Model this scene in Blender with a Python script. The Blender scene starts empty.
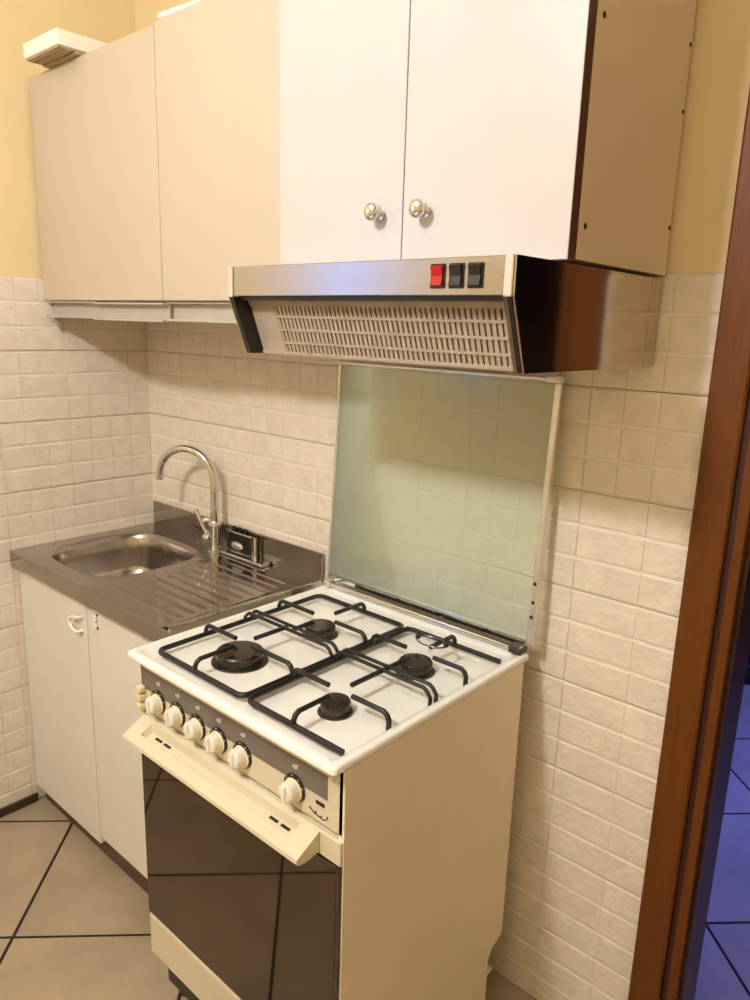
import bpy, bmesh, math, random
from mathutils import Vector, Matrix

random.seed(7)
SC = bpy.context.scene
COL = SC.collection

# ------------------------------------------------------------------ camera
cam_d = bpy.data.cameras.new('camera')
cam_d.sensor_fit = 'VERTICAL'
cam_d.sensor_height = 36.0
cam_d.lens = 739.18 / 1000 * 36.0
cam_d.clip_start = 0.02
cam = bpy.data.objects.new('camera', cam_d)
COL.objects.link(cam)
yaw, pit, rol = 0.7210, -0.2323, 0.0310
F = Vector((-math.sin(yaw) * math.cos(pit), math.cos(yaw) * math.cos(pit), math.sin(pit)))
R0 = Vector((math.cos(yaw), math.sin(yaw), 0))
U0 = R0.cross(F)
Rv = math.cos(rol) * R0 + math.sin(rol) * U0
Uv = -math.sin(rol) * R0 + math.cos(rol) * U0
M = Matrix((Rv, Uv, -F)).transposed().to_4x4()
M.translation = Vector((2.2135, -1.3583, 1.5497))
cam.matrix_world = M
SC.camera = cam

# ------------------------------------------------------------------ world, exposure
wd = bpy.data.worlds.new('world')
SC.world = wd
wd.use_nodes = True
wd.node_tree.nodes['Background'].inputs[0].default_value = (0.02, 0.025, 0.045, 1)
wd.node_tree.nodes['Background'].inputs[1].default_value = 1.0
SC.view_settings.view_transform = 'Standard'
SC.view_settings.look = 'None'
SC.view_settings.exposure = 0.0
SC.view_settings.gamma = 1.0
SC.view_settings.use_curve_mapping = False

LAMP = (1.30, -1.85, 2.45)
LAMP_POWER = 435.0
LAMP_COL = (1.0, 0.99, 0.95)
DUSK_KITCHEN = 4.0
DUSK_HALL = 22.0

# ------------------------------------------------------------------ materials
def s2l(c):
    return tuple((x / 255 / 12.92) if x / 255 <= 0.04045 else ((x / 255 + 0.055) / 1.055) ** 2.4 for x in c)

def mat(name, rgb, rough=0.5, metal=0.0, var=0.0, scale=8.0, stretch=(1, 1, 1), bump=0.0, bscale=60.0,
        rnd=0.0, coat=0.0, spec=0.5, rvar=0.0, emis=None, estr=0.0, detail=4.0, bdist=0.002):
    m = bpy.data.materials.new(name)
    m.use_nodes = True
    nt = m.node_tree
    N, L = nt.nodes, nt.links
    b = N['Principled BSDF']
    b.inputs['Base Color'].default_value = (*rgb, 1)
    b.inputs['Roughness'].default_value = rough
    b.inputs['Metallic'].default_value = metal
    b.inputs['Coat Weight'].default_value = coat
    b.inputs['Coat Roughness'].default_value = 0.08
    b.inputs['Specular IOR Level'].default_value = spec
    if emis:
        b.inputs['Emission Color'].default_value = (*emis, 1)
        b.inputs['Emission Strength'].default_value = estr
    tc = N.new('ShaderNodeTexCoord')
    mp = N.new('ShaderNodeMapping')
    mp.inputs['Scale'].default_value = stretch
    L.new(tc.outputs['Object'], mp.inputs['Vector'])
    src = mp.outputs['Vector']
    if rnd:
        oi = N.new('ShaderNodeObjectInfo')
        mu = N.new('ShaderNodeMath'); mu.operation = 'MULTIPLY'; mu.inputs[1].default_value = 37.0
        L.new(oi.outputs['Random'], mu.inputs[0])
        ad = N.new('ShaderNodeVectorMath'); ad.operation = 'ADD'
        L.new(src, ad.inputs[0]); L.new(mu.outputs[0], ad.inputs[1])
        src = ad.outputs[0]
    if var or rnd:
        no = N.new('ShaderNodeTexNoise')
        no.inputs['Scale'].default_value = scale
        no.inputs['Detail'].default_value = detail
        L.new(src, no.inputs['Vector'])
        mr = N.new('ShaderNodeMapRange')
        mr.inputs['From Min'].default_value = 0.3
        mr.inputs['From Max'].default_value = 0.7
        mr.inputs['To Min'].default_value = 1 - var
        mr.inputs['To Max'].default_value = 1 + var
        L.new(no.outputs['Fac'], mr.inputs['Value'])
        val = mr.outputs[0]
        if rnd:
            mr2 = N.new('ShaderNodeMapRange')
            mr2.inputs['To Min'].default_value = 1 - rnd
            mr2.inputs['To Max'].default_value = 1 + rnd
            L.new(oi.outputs['Random'], mr2.inputs['Value'])
            m2 = N.new('ShaderNodeMath'); m2.operation = 'MULTIPLY'
            L.new(val, m2.inputs[0]); L.new(mr2.outputs[0], m2.inputs[1])
            val = m2.outputs[0]
        vm = N.new('ShaderNodeVectorMath'); vm.operation = 'SCALE'
        vm.inputs[0].default_value = rgb
        L.new(val, vm.inputs['Scale'])
        L.new(vm.outputs[0], b.inputs['Base Color'])
        if rvar:
            mr3 = N.new('ShaderNodeMapRange')
            mr3.inputs['From Min'].default_value = 0.3
            mr3.inputs['From Max'].default_value = 0.7
            mr3.inputs['To Min'].default_value = max(0.02, rough - rvar)
            mr3.inputs['To Max'].default_value = rough + rvar
            L.new(no.outputs['Fac'], mr3.inputs['Value'])
            L.new(mr3.outputs[0], b.inputs['Roughness'])
    if bump:
        n2 = N.new('ShaderNodeTexNoise')
        n2.inputs['Scale'].default_value = bscale
        n2.inputs['Detail'].default_value = 3
        L.new(src, n2.inputs['Vector'])
        bp = N.new('ShaderNodeBump')
        bp.inputs['Strength'].default_value = bump
        bp.inputs['Distance'].default_value = bdist
        L.new(n2.outputs['Fac'], bp.inputs['Height'])
        L.new(bp.outputs[0], b.inputs['Normal'])
    return m

MT = {}
MT['plaster'] = mat('yellow_plaster', (0.76, 0.615, 0.36), 0.85, var=0.05, scale=3, bump=0.25, bscale=120)
MT['ceil'] = mat('ceiling_paint', (0.82, 0.78, 0.68), 0.9, var=0.02, scale=3)
MT['grout'] = mat('wall_grout', (0.42, 0.33, 0.24), 0.9, var=0.1, scale=30)
MT['tile'] = mat('tile_joint_relief', (0.80, 0.715, 0.625), 0.55, var=0.05, scale=20, bump=0.2, bscale=200)  # paler than the stones: light caught by upper edges, put into colour
MT['block'] = mat('tile_stone_relief', (0.755, 0.665, 0.575), 0.5, var=0.06, scale=26, bump=0.9, bscale=60, bdist=0.004, rnd=0.022, spec=0.4)
MT['floor_tile'] = mat('floor_tile', (0.37, 0.285, 0.20), 0.34, var=0.14, scale=5.5, bump=0.35, bscale=28, rnd=0.04, detail=5, bdist=0.004)
MT['floor_grout'] = mat('floor_grout', (0.018, 0.010, 0.007), 0.9, var=0.1)
MT['white_lam'] = mat('white_laminate', (0.52, 0.49, 0.495), 0.25, var=0.012, scale=4, spec=0.45)
MT['beige_lam'] = mat('beige_laminate', (0.525, 0.438, 0.355), 0.48, var=0.015, scale=5)
MT['side_lam'] = mat('tan_side_laminate', (0.71, 0.575, 0.45), 0.5, var=0.03, scale=6)
MT['door_lam'] = mat('cream_white_laminate', (0.74, 0.71, 0.665), 0.42, var=0.015, scale=5)
MT['brown_edge'] = mat('brown_edge_band', (0.085, 0.03, 0.012), 0.5, var=0.15, scale=30)
MT['dark_hole'] = mat('dark_hole', (0.02, 0.014, 0.01), 0.8, var=0.05)
MT['rail'] = mat('satin_rail', (0.45, 0.41, 0.36), 0.45, metal=0.1, var=0.04, scale=20)
MT['steel'] = mat('brushed_steel', (0.37, 0.34, 0.31), 0.13, metal=1.0, var=0.05, scale=9, stretch=(1, 3, 3), rvar=0.05)
MT['basin'] = mat('basin_steel', (0.45, 0.415, 0.38), 0.24, metal=1.0, var=0.06, scale=12, rvar=0.04)
MT['hood_steel'] = mat('hood_brushed_steel', (0.47, 0.445, 0.415), 0.24, metal=1.0, var=0.015, scale=20, stretch=(1, 8, 8), rvar=0.02)
MT['hood_mirror'] = mat('polished_steel', (0.60, 0.52, 0.44), 0.10, metal=1.0, var=0.03, scale=14)
MT['chrome'] = mat('chrome', (0.68, 0.69, 0.71), 0.07, metal=1.0, var=0.02)
MT['alu'] = mat('white_aluminium', (0.74, 0.73, 0.72), 0.30, metal=0.8, var=0.03)
MT['black'] = mat('black_plastic', (0.012, 0.010, 0.009), 0.35, var=0.1)
MT['red'] = mat('red_switch', (0.33, 0.008, 0.008), 0.3, var=0.08, emis=(1.0, 0.02, 0.02), estr=0.05)
MT['grille'] = mat('grille_cream', (0.40, 0.325, 0.255), 0.5, var=0.12, scale=20)
MT['filter'] = mat('filter_dark', (0.15, 0.085, 0.055), 0.9, var=0.35, scale=60)
MT['enamel'] = mat('white_enamel', (0.90, 0.885, 0.855), 0.2, var=0.012, scale=6, coat=0.4)
MT['cream'] = mat('cream_enamel', (0.68, 0.60, 0.445), 0.32, var=0.02, scale=6)
MT['side_cream'] = mat('cream_side_panel', (0.86, 0.75, 0.575), 0.42, var=0.03, scale=5)
MT['iron'] = mat('black_cast_iron', (0.011, 0.009, 0.008), 0.42, var=0.2, scale=40)
MT['burner'] = mat('burner_cap', (0.022, 0.012, 0.008), 0.22, var=0.25, scale=30)
MT['burner_ring'] = mat('burner_ring', (0.10, 0.085, 0.07), 0.3, metal=0.8, var=0.2, scale=30)
MT['grey_strip'] = mat('grey_print', (0.16, 0.135, 0.115), 0.4, var=0.05)
MT['knob'] = mat('white_knob', (0.84, 0.79, 0.70), 0.28, var=0.01)
MT['ivory'] = mat('ivory_button', (0.82, 0.70, 0.43), 0.35, var=0.02)
MT['oven_glass'] = mat('smoked_oven_glass', (0.13, 0.108, 0.085), 0.035, metal=0.92, var=0.02)
MT['print_white'] = mat('white_print', (0.75, 0.70, 0.62), 0.5, var=0.02)
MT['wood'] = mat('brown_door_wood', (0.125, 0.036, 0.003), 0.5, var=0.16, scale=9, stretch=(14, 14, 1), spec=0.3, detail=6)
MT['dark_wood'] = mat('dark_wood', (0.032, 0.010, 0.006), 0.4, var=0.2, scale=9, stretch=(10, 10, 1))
MT['gasket_shade'] = mat('dark_red_gasket_shade', (0.035, 0.004, 0.003), 0.6, var=0.1)  # rubber seal, darkened with the shadow of the casing groove
MT['skirting'] = mat('dark_skirting', (0.04, 0.022, 0.016), 0.4, var=0.15, scale=20)
MT['plinth'] = mat('brown_plinth', (0.10, 0.06, 0.035), 0.6, var=0.15)
MT['white_plastic'] = mat('white_plastic', (0.86, 0.83, 0.77), 0.4, var=0.01)
MT['carton'] = mat('brown_carton', (0.42, 0.31, 0.19), 0.8, var=0.1, scale=20)
MT['hall_wall'] = mat('hall_wall_paint', (0.16, 0.075, 0.04), 0.9, var=0.04, scale=3)
MT['lamp'] = mat('lamp_globe', (0.9, 0.9, 0.9), 0.4, var=0.01, emis=LAMP_COL, estr=LAMP_POWER)
MT['dusk'] = mat('dusk_pane', (0.05, 0.06, 0.1), 0.2, var=0.01, emis=(0.25, 0.42, 1.0), estr=DUSK_KITCHEN)

def glass_mat():
    m = bpy.data.materials.new('lid_glass')
    m.use_nodes = True
    nt = m.node_tree; N, L = nt.nodes, nt.links
    for n in list(N): N.remove(n)
    out = N.new('ShaderNodeOutputMaterial')
    tr = N.new('ShaderNodeBsdfTransparent'); tr.inputs[0].default_value = (0.95, 0.97, 0.925, 1)
    df = N.new('ShaderNodeBsdfDiffuse')
    no = N.new('ShaderNodeTexNoise'); no.inputs['Scale'].default_value = 3.0
    cr = N.new('ShaderNodeValToRGB')
    cr.color_ramp.elements[0].color = (0.84, 0.90, 0.83, 1)
    cr.color_ramp.elements[1].color = (0.88, 0.94, 0.87, 1)
    L.new(no.outputs['Fac'], cr.inputs['Fac']); L.new(cr.outputs[0], df.inputs[0])
    gl = N.new('ShaderNodeBsdfGlossy'); gl.inputs['Roughness'].default_value = 0.14
    gl.inputs[0].default_value = (0.95, 1.0, 0.93, 1)
    fr = N.new('ShaderNodeFresnel'); fr.inputs['IOR'].default_value = 1.5
    m1 = N.new('ShaderNodeMixShader'); m1.inputs[0].default_value = 0.20
    L.new(tr.outputs[0], m1.inputs[1]); L.new(df.outputs[0], m1.inputs[2])
    m2 = N.new('ShaderNodeMixShader')
    L.new(fr.outputs[0], m2.inputs[0]); L.new(m1.outputs[0], m2.inputs[1]); L.new(gl.outputs[0], m2.inputs[2])
    L.new(m2.outputs[0], out.inputs[0])
    return m
MT['glass'] = glass_mat()

# ------------------------------------------------------------------ builders
W = {}
def link(o, parent=None, world=(0, 0, 0)):
    COL.objects.link(o)
    W[o.name] = Vector(world)
    if parent is not None:
        o.parent = parent
    return o

def worigin(p):
    return W[p.name] if p is not None else Vector((0, 0, 0))

def tag(o, label=None, cat=None, group=None, kind=None):
    if label: o['label'] = label
    if cat: o['category'] = cat
    if group: o['group'] = group
    if kind: o['kind'] = kind
    return o

def thing(name, loc, label=None, cat=None, group=None):
    o = bpy.data.objects.new(name, None)
    o.empty_display_size = 0.05
    link(o, None, loc)
    o.location = loc
    return tag(o, label, cat, group)

def build(name, bm, m, parent=None, origin=None, smooth=None, label=None):
    """bm in world coordinates; the object gets its origin at `origin` (world)."""
    if origin is None:
        origin = worigin(parent) if parent is not None else Vector((0, 0, 0))
    origin = Vector(origin)
    bmesh.ops.translate(bm, verts=bm.verts, vec=-origin)
    bmesh.ops.recalc_face_normals(bm, faces=bm.faces)
    me = bpy.data.meshes.new(name)
    if smooth is not None:
        for f in bm.faces: f.smooth = True
        for e in bm.edges:
            if len(e.link_faces) == 2 and e.calc_face_angle(0) > math.radians(smooth): e.smooth = False
    bm.to_mesh(me); bm.free()
    ms = m if isinstance(m, (list, tuple)) else [m]
    for x in ms: me.materials.append(MT[x])
    o = bpy.data.objects.new(name, me)
    link(o, parent, origin)
    o.location = origin - worigin(parent)
    if label: o['label'] = label
    return o

def instance(src, name, parent, world):
    o = bpy.data.objects.new(name, src)
    link(o, parent, world)
    o.location = Vector(world) - worigin(parent)
    return o

def box(bm, x0, x1, y0, y1, z0, z1, bev=0.0, seg=1, mi=0):
    vs = [bm.verts.new((x, y, z)) for x in (x0, x1) for y in (y0, y1) for z in (z0, z1)]
    idx = [(0, 1, 3, 2), (4, 6, 7, 5), (0, 4, 5, 1), (2, 3, 7, 6), (0, 2, 6, 4), (1, 5, 7, 3)]
    fs = [bm.faces.new([vs[i] for i in q]) for q in idx]
    for f in fs: f.material_index = mi
    if bev > 0:
        es = {e for f in fs for e in f.edges}
        bmesh.ops.bevel(bm, geom=list(es), offset=bev, segments=seg, profile=0.5, affect='EDGES')
    return bm

def bx(*a, **k):
    return box(bmesh.new(), *a, **k)

def prism(bm, pts, axis, a0, a1, mi=0):
    """polygon pts (2D) extruded along axis: x -> (y,z), y -> (x,z), z -> (x,y)"""
    def P(p, a):
        return {'x': (a, p[0], p[1]), 'y': (p[0], a, p[1]), 'z': (p[0], p[1], a)}[axis]
    A = [bm.verts.new(P(p, a0)) for p in pts]
    B = [bm.verts.new(P(p, a1)) for p in pts]
    n = len(pts)
    bm.faces.new(A).material_index = mi
    bm.faces.new(B[::-1]).material_index = mi
    for i in range(n):
        f = bm.faces.new((A[i], A[(i + 1) % n], B[(i + 1) % n], B[i])); f.material_index = mi
    return bm

def tube(bm, pts, r, n=10, cap=True, closed=False):
    pts = [Vector(p) for p in pts]
    k = len(pts)
    rs = r if isinstance(r, (list, tuple)) else [r] * k
    rings = []
    prev = None
    for i, p in enumerate(pts):
        if closed:
            t = (pts[(i + 1) % k] - pts[i - 1]).normalized()
        elif i == 0: t = (pts[1] - p).normalized()
        elif i == k - 1: t = (p - pts[i - 1]).normalized()
        else: t = ((pts[i + 1] - p).normalized() + (p - pts[i - 1]).normalized()).normalized()
        if prev is None:
            u = t.orthogonal().normalized()
        else:
            u = (prev - t * prev.dot(t)).normalized()
        prev = u
        v = t.cross(u)
        rings.append([bm.verts.new(p + rs[i] * (math.cos(2 * math.pi * j / n) * u + math.sin(2 * math.pi * j / n) * v)) for j in range(n)])
    m = k if closed else k - 1
    for i in range(m):
        a, b = rings[i], rings[(i + 1) % k]
        for j in range(n):
            bm.faces.new((a[j], a[(j + 1) % n], b[(j + 1) % n], b[j]))
    if cap and not closed:
        bm.faces.new(rings[0][::-1]); bm.faces.new(rings[-1])
    return bm

def lathe(bm, c, prof, axis='z', n=24, sx=1.0):
    """prof: list of (radius, height along axis)."""
    c = Vector(c)
    rings = []
    for r, h in prof:
        ring = []
        for j in range(n):
            a = 2 * math.pi * j / n
            p, q = r * math.cos(a) * sx, r * math.sin(a)
            off = {'z': (p, q, h), 'y': (p, h, q), 'x': (h, p, q)}[axis]
            ring.append(bm.verts.new(c + Vector(off)))
        rings.append(ring)
    for i in range(len(rings) - 1):
        a, b = rings[i], rings[i + 1]
        for j in range(n):
            bm.faces.new((a[j], a[(j + 1) % n], b[(j + 1) % n], b[j]))
    bm.faces.new(rings[0][::-1]); bm.faces.new(rings[-1])
    return bm

def arc(c, r, a0, a1, n, u, v):
    c, u, v = Vector(c), Vector(u), Vector(v)
    return [c + r * (math.cos(a0 + (a1 - a0) * i / n) * u + math.sin(a0 + (a1 - a0) * i / n) * v) for i in range(n + 1)]

# ------------------------------------------------------------------ room shell
X1, Y0, YF, ZC = 3.40, -3.50, 3.00, 2.85
DX0, DX1, DZ = 1.875, 2.62, 2.08          # door opening

bm = bx(-0.10, X1 + 0.1, Y0 - 0.1, YF + 0.1, -0.10, -0.0018)
floor = build('floor', bm, 'floor_grout')
tag(floor, 'beige stone-look tiles laid diagonally with dark joints', kind='structure')

def clip(poly, x0, x1, y0, y1):
    for ax, val, sg in ((0, x0, 1), (0, x1, -1), (1, y0, 1), (1, y1, -1)):
        out = []
        for i in range(len(poly)):
            a, b = poly[i], poly[(i + 1) % len(poly)]
            da, db = sg * (a[ax] - val), sg * (b[ax] - val)
            if da >= 0: out.append(a)
            if da * db < 0:
                t = da / (da - db)
                out.append((a[0] + t * (b[0] - a[0]), a[1] + t * (b[1] - a[1])))
        poly = out
        if not poly: return []
    return poly

PF, JA, JB, g = 0.645, 0.623, -0.258, 0.0060
for i in range(-8, 14):
    for j in range(-10, 16):
        a0, a1 = JA + PF * i + g, JA + PF * (i + 1) - g      # x - y
        b0, b1 = JB + PF * j + g, JB + PF * (j + 1) - g      # x + y
        quad = [((a + b) / 2, (b - a) / 2) for a, b in ((a0, b0), (a0, b1), (a1, b1), (a1, b0))]
        poly = clip(quad, 0.0, X1, Y0, YF)
        if len(poly) < 3: continue
        ar = abs(sum(poly[k][0] * poly[(k + 1) % len(poly)][1] - poly[(k + 1) % len(poly)][0] * poly[k][1] for k in range(len(poly)))) / 2
        if ar < 0.002: continue
        cx = sum(p[0] for p in poly) / len(poly); cy = sum(p[1] for p in poly) / len(poly)
        bm = bmesh.new()
        lo = [bm.verts.new((p[0], p[1], -0.0018)) for p in poly]
        mi_ = [bm.verts.new((p[0], p[1], -0.0006)) for p in poly]
        tp = [bm.verts.new((p[0] + (cx - p[0]) * 0.003, p[1] + (cy - p[1]) * 0.003, 0.0)) for p in poly]
        n = len(poly)
        for k in range(n):
            q = (k + 1) % n
            bm.faces.new((lo[k], lo[q], mi_[q], mi_[k])); bm.faces.new((mi_[k], mi_[q], tp[q], tp[k]))
        bm.faces.new(tp); bm.faces.new(lo[::-1])
        build('tile', bm, 'floor_tile', floor, origin=(cx, cy, 0))

bm = bx(-0.1, X1 + 0.1, Y0 - 0.1, YF + 0.1, ZC, ZC + 0.1)
tag(build('ceiling', bm, 'ceil'), 'plain pale ceiling above the kitchen', kind='structure')

bm = bmesh.new()
box(bm, -0.1, DX0, 0.008, 0.10, 0, ZC)
box(bm, DX1, X1 + 0.1, 0.008, 0.10, 0, ZC)
box(bm, DX0, DX1, 0.008, 0.10, DZ, ZC)
wall_back = build('wall_back', bm, 'plaster')
tag(wall_back, 'back wall, small stone-look tiles below yellow plaster', kind='structure')

WY0, WY1, WZ0, WZ1 = -2.20, -1.76, 1.50, 2.20    # kitchen window in the left wall
bm = bmesh.new()
box(bm, -0.1, -0.008, WY1, 0.008, 0, ZC)
box(bm, -0.1, -0.008, Y0, WY0, 0, ZC)
box(bm, -0.1, -0.008, WY0, WY1, 0, WZ0)
box(bm, -0.1, -0.008, WY0, WY1, WZ1, ZC)
wall_left = build('wall_left', bm, 'plaster')
tag(wall_left, 'left wall, small stone-look tiles below yellow plaster', kind='structure')
tag(build('wall_right', bx(X1, X1 + 0.1, Y0, 0.008, 0, ZC), 'plaster'), 'yellow plaster wall on the right', kind='structure')
tag(build('wall_front', bx(-0.1, X1 + 0.1, Y0 - 0.1, Y0, 0, ZC), 'plaster'), 'yellow plaster wall opposite the cooker', kind='structure')
# room beyond the doorway
HX0 = 0.30
bm = bx(HX0 - 0.1, HX0, 0.10, YF, 0, ZC)
tag(build('wall_hall_left', bm, 'hall_wall'), 'brown painted wall of the room beyond', kind='structure')
tag(build('wall_hall_right', bx(X1, X1 + 0.1, 0.10, YF, 0, ZC), 'hall_wall'), 'brown painted wall of the room beyond', kind='structure')
tag(build('wall_hall_far', bx(-0.1, X1 + 0.1, YF, YF + 0.1, 0, ZC), 'hall_wall'), 'far brown wall of the room beyond', kind='structure')

def window(name, x, y0, y1, z0, z1, pane):
    w = thing(name, (x, (y0 + y1) / 2, z0)); w['kind'] = 'structure'; w['label'] = 'window with white frame showing blue dusk'
    bm = bmesh.new(); t = 0.045
    box(bm, x - 0.07, x - 0.02, y0, y1, z0, z0 + t); box(bm, x - 0.07, x - 0.02, y0, y1, z1 - t, z1)
    box(bm, x - 0.07, x - 0.02, y0, y0 + t, z0 + t, z1 - t); box(bm, x - 0.07, x - 0.02, y1 - t, y1, z0 + t, z1 - t)
    build('window_frame', bm, 'white_plastic', w)
    build('pane', bx(x - 0.06, x - 0.052, y0 + t, y1 - t, z0 + t, z1 - t), pane, w)
window('window_1', 0.0, WY0, WY1, WZ0, WZ1, 'dusk')

# ------------------------------------------------------------------ wall tiles: 207 mm tiles embossed with stones, three rows each
TP, MD = 0.207, 0.069
ZT = 1.653
def stone_bm(w, h, d, seed):
    """raised stone lying in local (u, v) plane centred on 0; +n is up (local z)"""
    rg = random.Random(seed)
    bm = bmesh.new()
    def ring(iu, inset, z, jit):
        pts = []
        for (sx, sy) in ((-1, -1), (0, -1), (1, -1), (1, 0), (1, 1), (0, 1), (-1, 1), (-1, 0)):
            pts.append(bm.verts.new((sx * (w / 2 - iu) + rg.uniform(-jit, jit), sy * (h / 2 - inset) + rg.uniform(-jit, jit), z + rg.uniform(-jit, jit) * 0.25)))
        return pts
    a, b = ring(0, 0, 0, 0), ring(0.0010, 0.0030, d, 0.0006)
    for i in range(8):
        bm.faces.new((a[i], a[(i + 1) % 8], b[(i + 1) % 8], b[i]))
    c = bm.verts.new((0, 0, d + rg.uniform(0.0000, 0.0006)))
    for i in range(8):
        bm.faces.new((b[i], b[(i + 1) % 8], c))
    return bm

REL = 0.0018
ROT = {'back': Matrix(((1, 0, 0), (0, 0, -1), (0, 1, 0))), 'left': Matrix(((0, 0, 1), (1, 0, 0), (0, 1, 0)))}
def orient(side, u, v, n):
    return Vector((u, -n, v)) if side == 'back' else Vector((n, u, v))
stone_cache = {}
def stone_mesh(side, w, h, k):
    key = (side, round(w, 4), round(h, 4), k)
    if key not in stone_cache:
        bm = stone_bm(w, h, REL, hash(key[1:]) & 0xffff)
        for v in bm.verts: v.co = orient(side, v.co.x, v.co.y, v.co.z - REL)
        bmesh.ops.recalc_face_normals(bm, faces=bm.faces)
        me = bpy.data.meshes.new('stone')
        bm.to_mesh(me); bm.free()
        me.materials.append(MT['block'])
        stone_cache[key] = me
    return stone_cache[key]

def tile_wall(side, wall, cols, rows, separate):
    """cols: list of (u0, u1); rows: list of (v0, v1)"""
    ua, ub = min(c[0] for c in cols), max(c[1] for c in cols)
    va, vb = min(r[0] for r in rows), max(r[1] for r in rows)
    bm = bmesh.new()
    p = [orient(side, u, v, n) for u in (ua, ub) for v in (va, vb) for n in (-0.008, -0.0055)]
    box(bm, min(q.x for q in p), max(q.x for q in p), min(q.y for q in p), max(q.y for q in p), min(q.z for q in p), max(q.z for q in p))
    build('grout', bm, 'grout', wall, label='brown tile grout')
    rg = random.Random(21 if side == 'back' else 33)
    for (u0, u1) in cols:
        for (v0, v1) in rows:
            gj, gv_ = 0.0001, 0.0010
            bm = bmesh.new()
            p = [orient(side, u, v, n) for u in (u0 + gj, u1 - gj) for v in (v0 + gv_, v1 - gv_) for n in (-0.0055, -REL)]
            box(bm, min(q.x for q in p), max(q.x for q in p), min(q.y for q in p), max(q.y for q in p), min(q.z for q in p), max(q.z for q in p), bev=0.0003)
            stones = []
            nrow = max(1, round((v1 - v0) / MD))
            rh = (v1 - v0) / nrow
            wide = u1 - u0 if u1 - u0 > 0.25 or u1 - u0 < 0.2 else u1 - u0
            style = rg.choice(('111', '21', '12', 'mix'))
            if side == 'back' and abs(u0 - 1.569) < 1e-3: style = '111' if v0 > 1.2 else '21'
            for r in range(nrow):
                st = rg.choice(('111', '21', '12')) if style == 'mix' else style
                if wide < TP - 0.01:
                    k = max(1, round(wide / MD)); cuts = [wide / k] * k
                else:
                    cuts = {'111': [MD] * 3, '21': [2 * MD, MD], '12': [MD, 2 * MD]}[st]
                    cuts[-1] += wide - TP
                u = u0
                for cw in cuts:
                    stones.append((u + cw / 2, v0 + rh * (r + 0.5), cw - 0.0007, rh - 0.0044, rg.randrange(3)))
                    u += cw
            sep = separate(u0, u1, v0, v1)
            if not sep:
                for (cu, cv, w_, h_, k) in stones:
                    sb = stone_bm(w_, h_, REL, k)
                    me = bpy.data.meshes.new('tmp')
                    for v in sb.verts: v.co = orient(side, v.co.x + cu, v.co.y + cv, v.co.z - REL)
                    for f in sb.faces: f.material_index = 1
                    sb.to_mesh(me); sb.free(); bm.from_mesh(me); bpy.data.meshes.remove(me)
            cen = orient(side, (u0 + u1) / 2, (v0 + v1) / 2, -0.0055)
            t = build('tile', bm, ['tile', 'block'], wall, origin=cen)
            if sep:
                for (cu, cv, w_, h_, k) in stones:
                    instance(stone_mesh(side, w_, h_, k), 'stone', t, orient(side, cu, cv, 0.0))

rows = [(ZT - TP * (k + 1), ZT - TP * k) for k in range(8)]
rows[-1] = (0.0, rows[-1][1])
cols = [(-0.005, 0.12)] + [(0.12 + TP * k, 0.12 + TP * (k + 1)) for k in range(7)] + [(1.569, 1.798)]
tile_wall('back', wall_back, cols, rows, lambda u0, u1, v0, v1: (v1 > 0.90 or u0 > 1.5) and not (v1 > 1.6 and 1.1 < u1 < 1.6))
cols = [(-0.073, 0.003)] + [(-0.073 - TP * (k + 1), -0.073 - TP * k) for k in range(6)]
tile_wall('left', wall_left, cols, rows, lambda u0, u1, v0, v1: u0 > -0.72 and (v1 > 0.9 or u1 < -0.40))

# skirting on the left wall
bm = bx(0.0, 0.010, Y0, -0.47, 0.0, 0.030, bev=0.003)
tag(build('baseboard_left', bm, 'skirting'), 'low dark brown skirting along the left wall', kind='structure')

# ------------------------------------------------------------------ door frame on the back wall
dr = thing('door_1', (DX0, 0, 0)); dr['kind'] = 'structure'; dr['label'] = 'brown wooden door frame with stepped moulding around the dark doorway'
prof = [(1.791, 0.008), (1.791, -0.014), (1.795, -0.017), (1.848, -0.017), (1.852, -0.013), (1.852, 0.002), (1.8635, 0.002), (1.8635, -0.006), (1.8800, -0.006), (1.8815, -0.003), (1.8815, 0.010), (1.862, 0.010)]
build('casing', prism(bmesh.new(), prof, 'z', 0, DZ + 0.09), 'wood', dr)
mid = (DX0 + DX1) / 2
build('casing', prism(bmesh.new(), [(2 * mid - x, y) for x, y in prof], 'z', 0, DZ + 0.09), 'wood', dr)
hp = [(y, DZ + (1.875 - x)) for x, y in prof]
build('head_casing', prism(bmesh.new(), hp, 'x', 1.8815, 2 * mid - 1.8815), 'wood', dr)
build('gasket_shade', bx(1.8524, 1.8631, -0.004, 0.0018, 0, DZ), 'gasket_shade', dr, label='dark red rubber seal with the groove shade put into its colour')
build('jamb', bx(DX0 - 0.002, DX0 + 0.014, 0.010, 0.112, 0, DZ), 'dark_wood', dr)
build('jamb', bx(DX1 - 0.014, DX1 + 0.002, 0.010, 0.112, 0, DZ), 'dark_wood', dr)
build('head_jamb', bx(DX0 + 0.014, DX1 - 0.014, 0.010, 0.112, DZ - 0.014, DZ + 0.002), 'dark_wood', dr)

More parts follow.
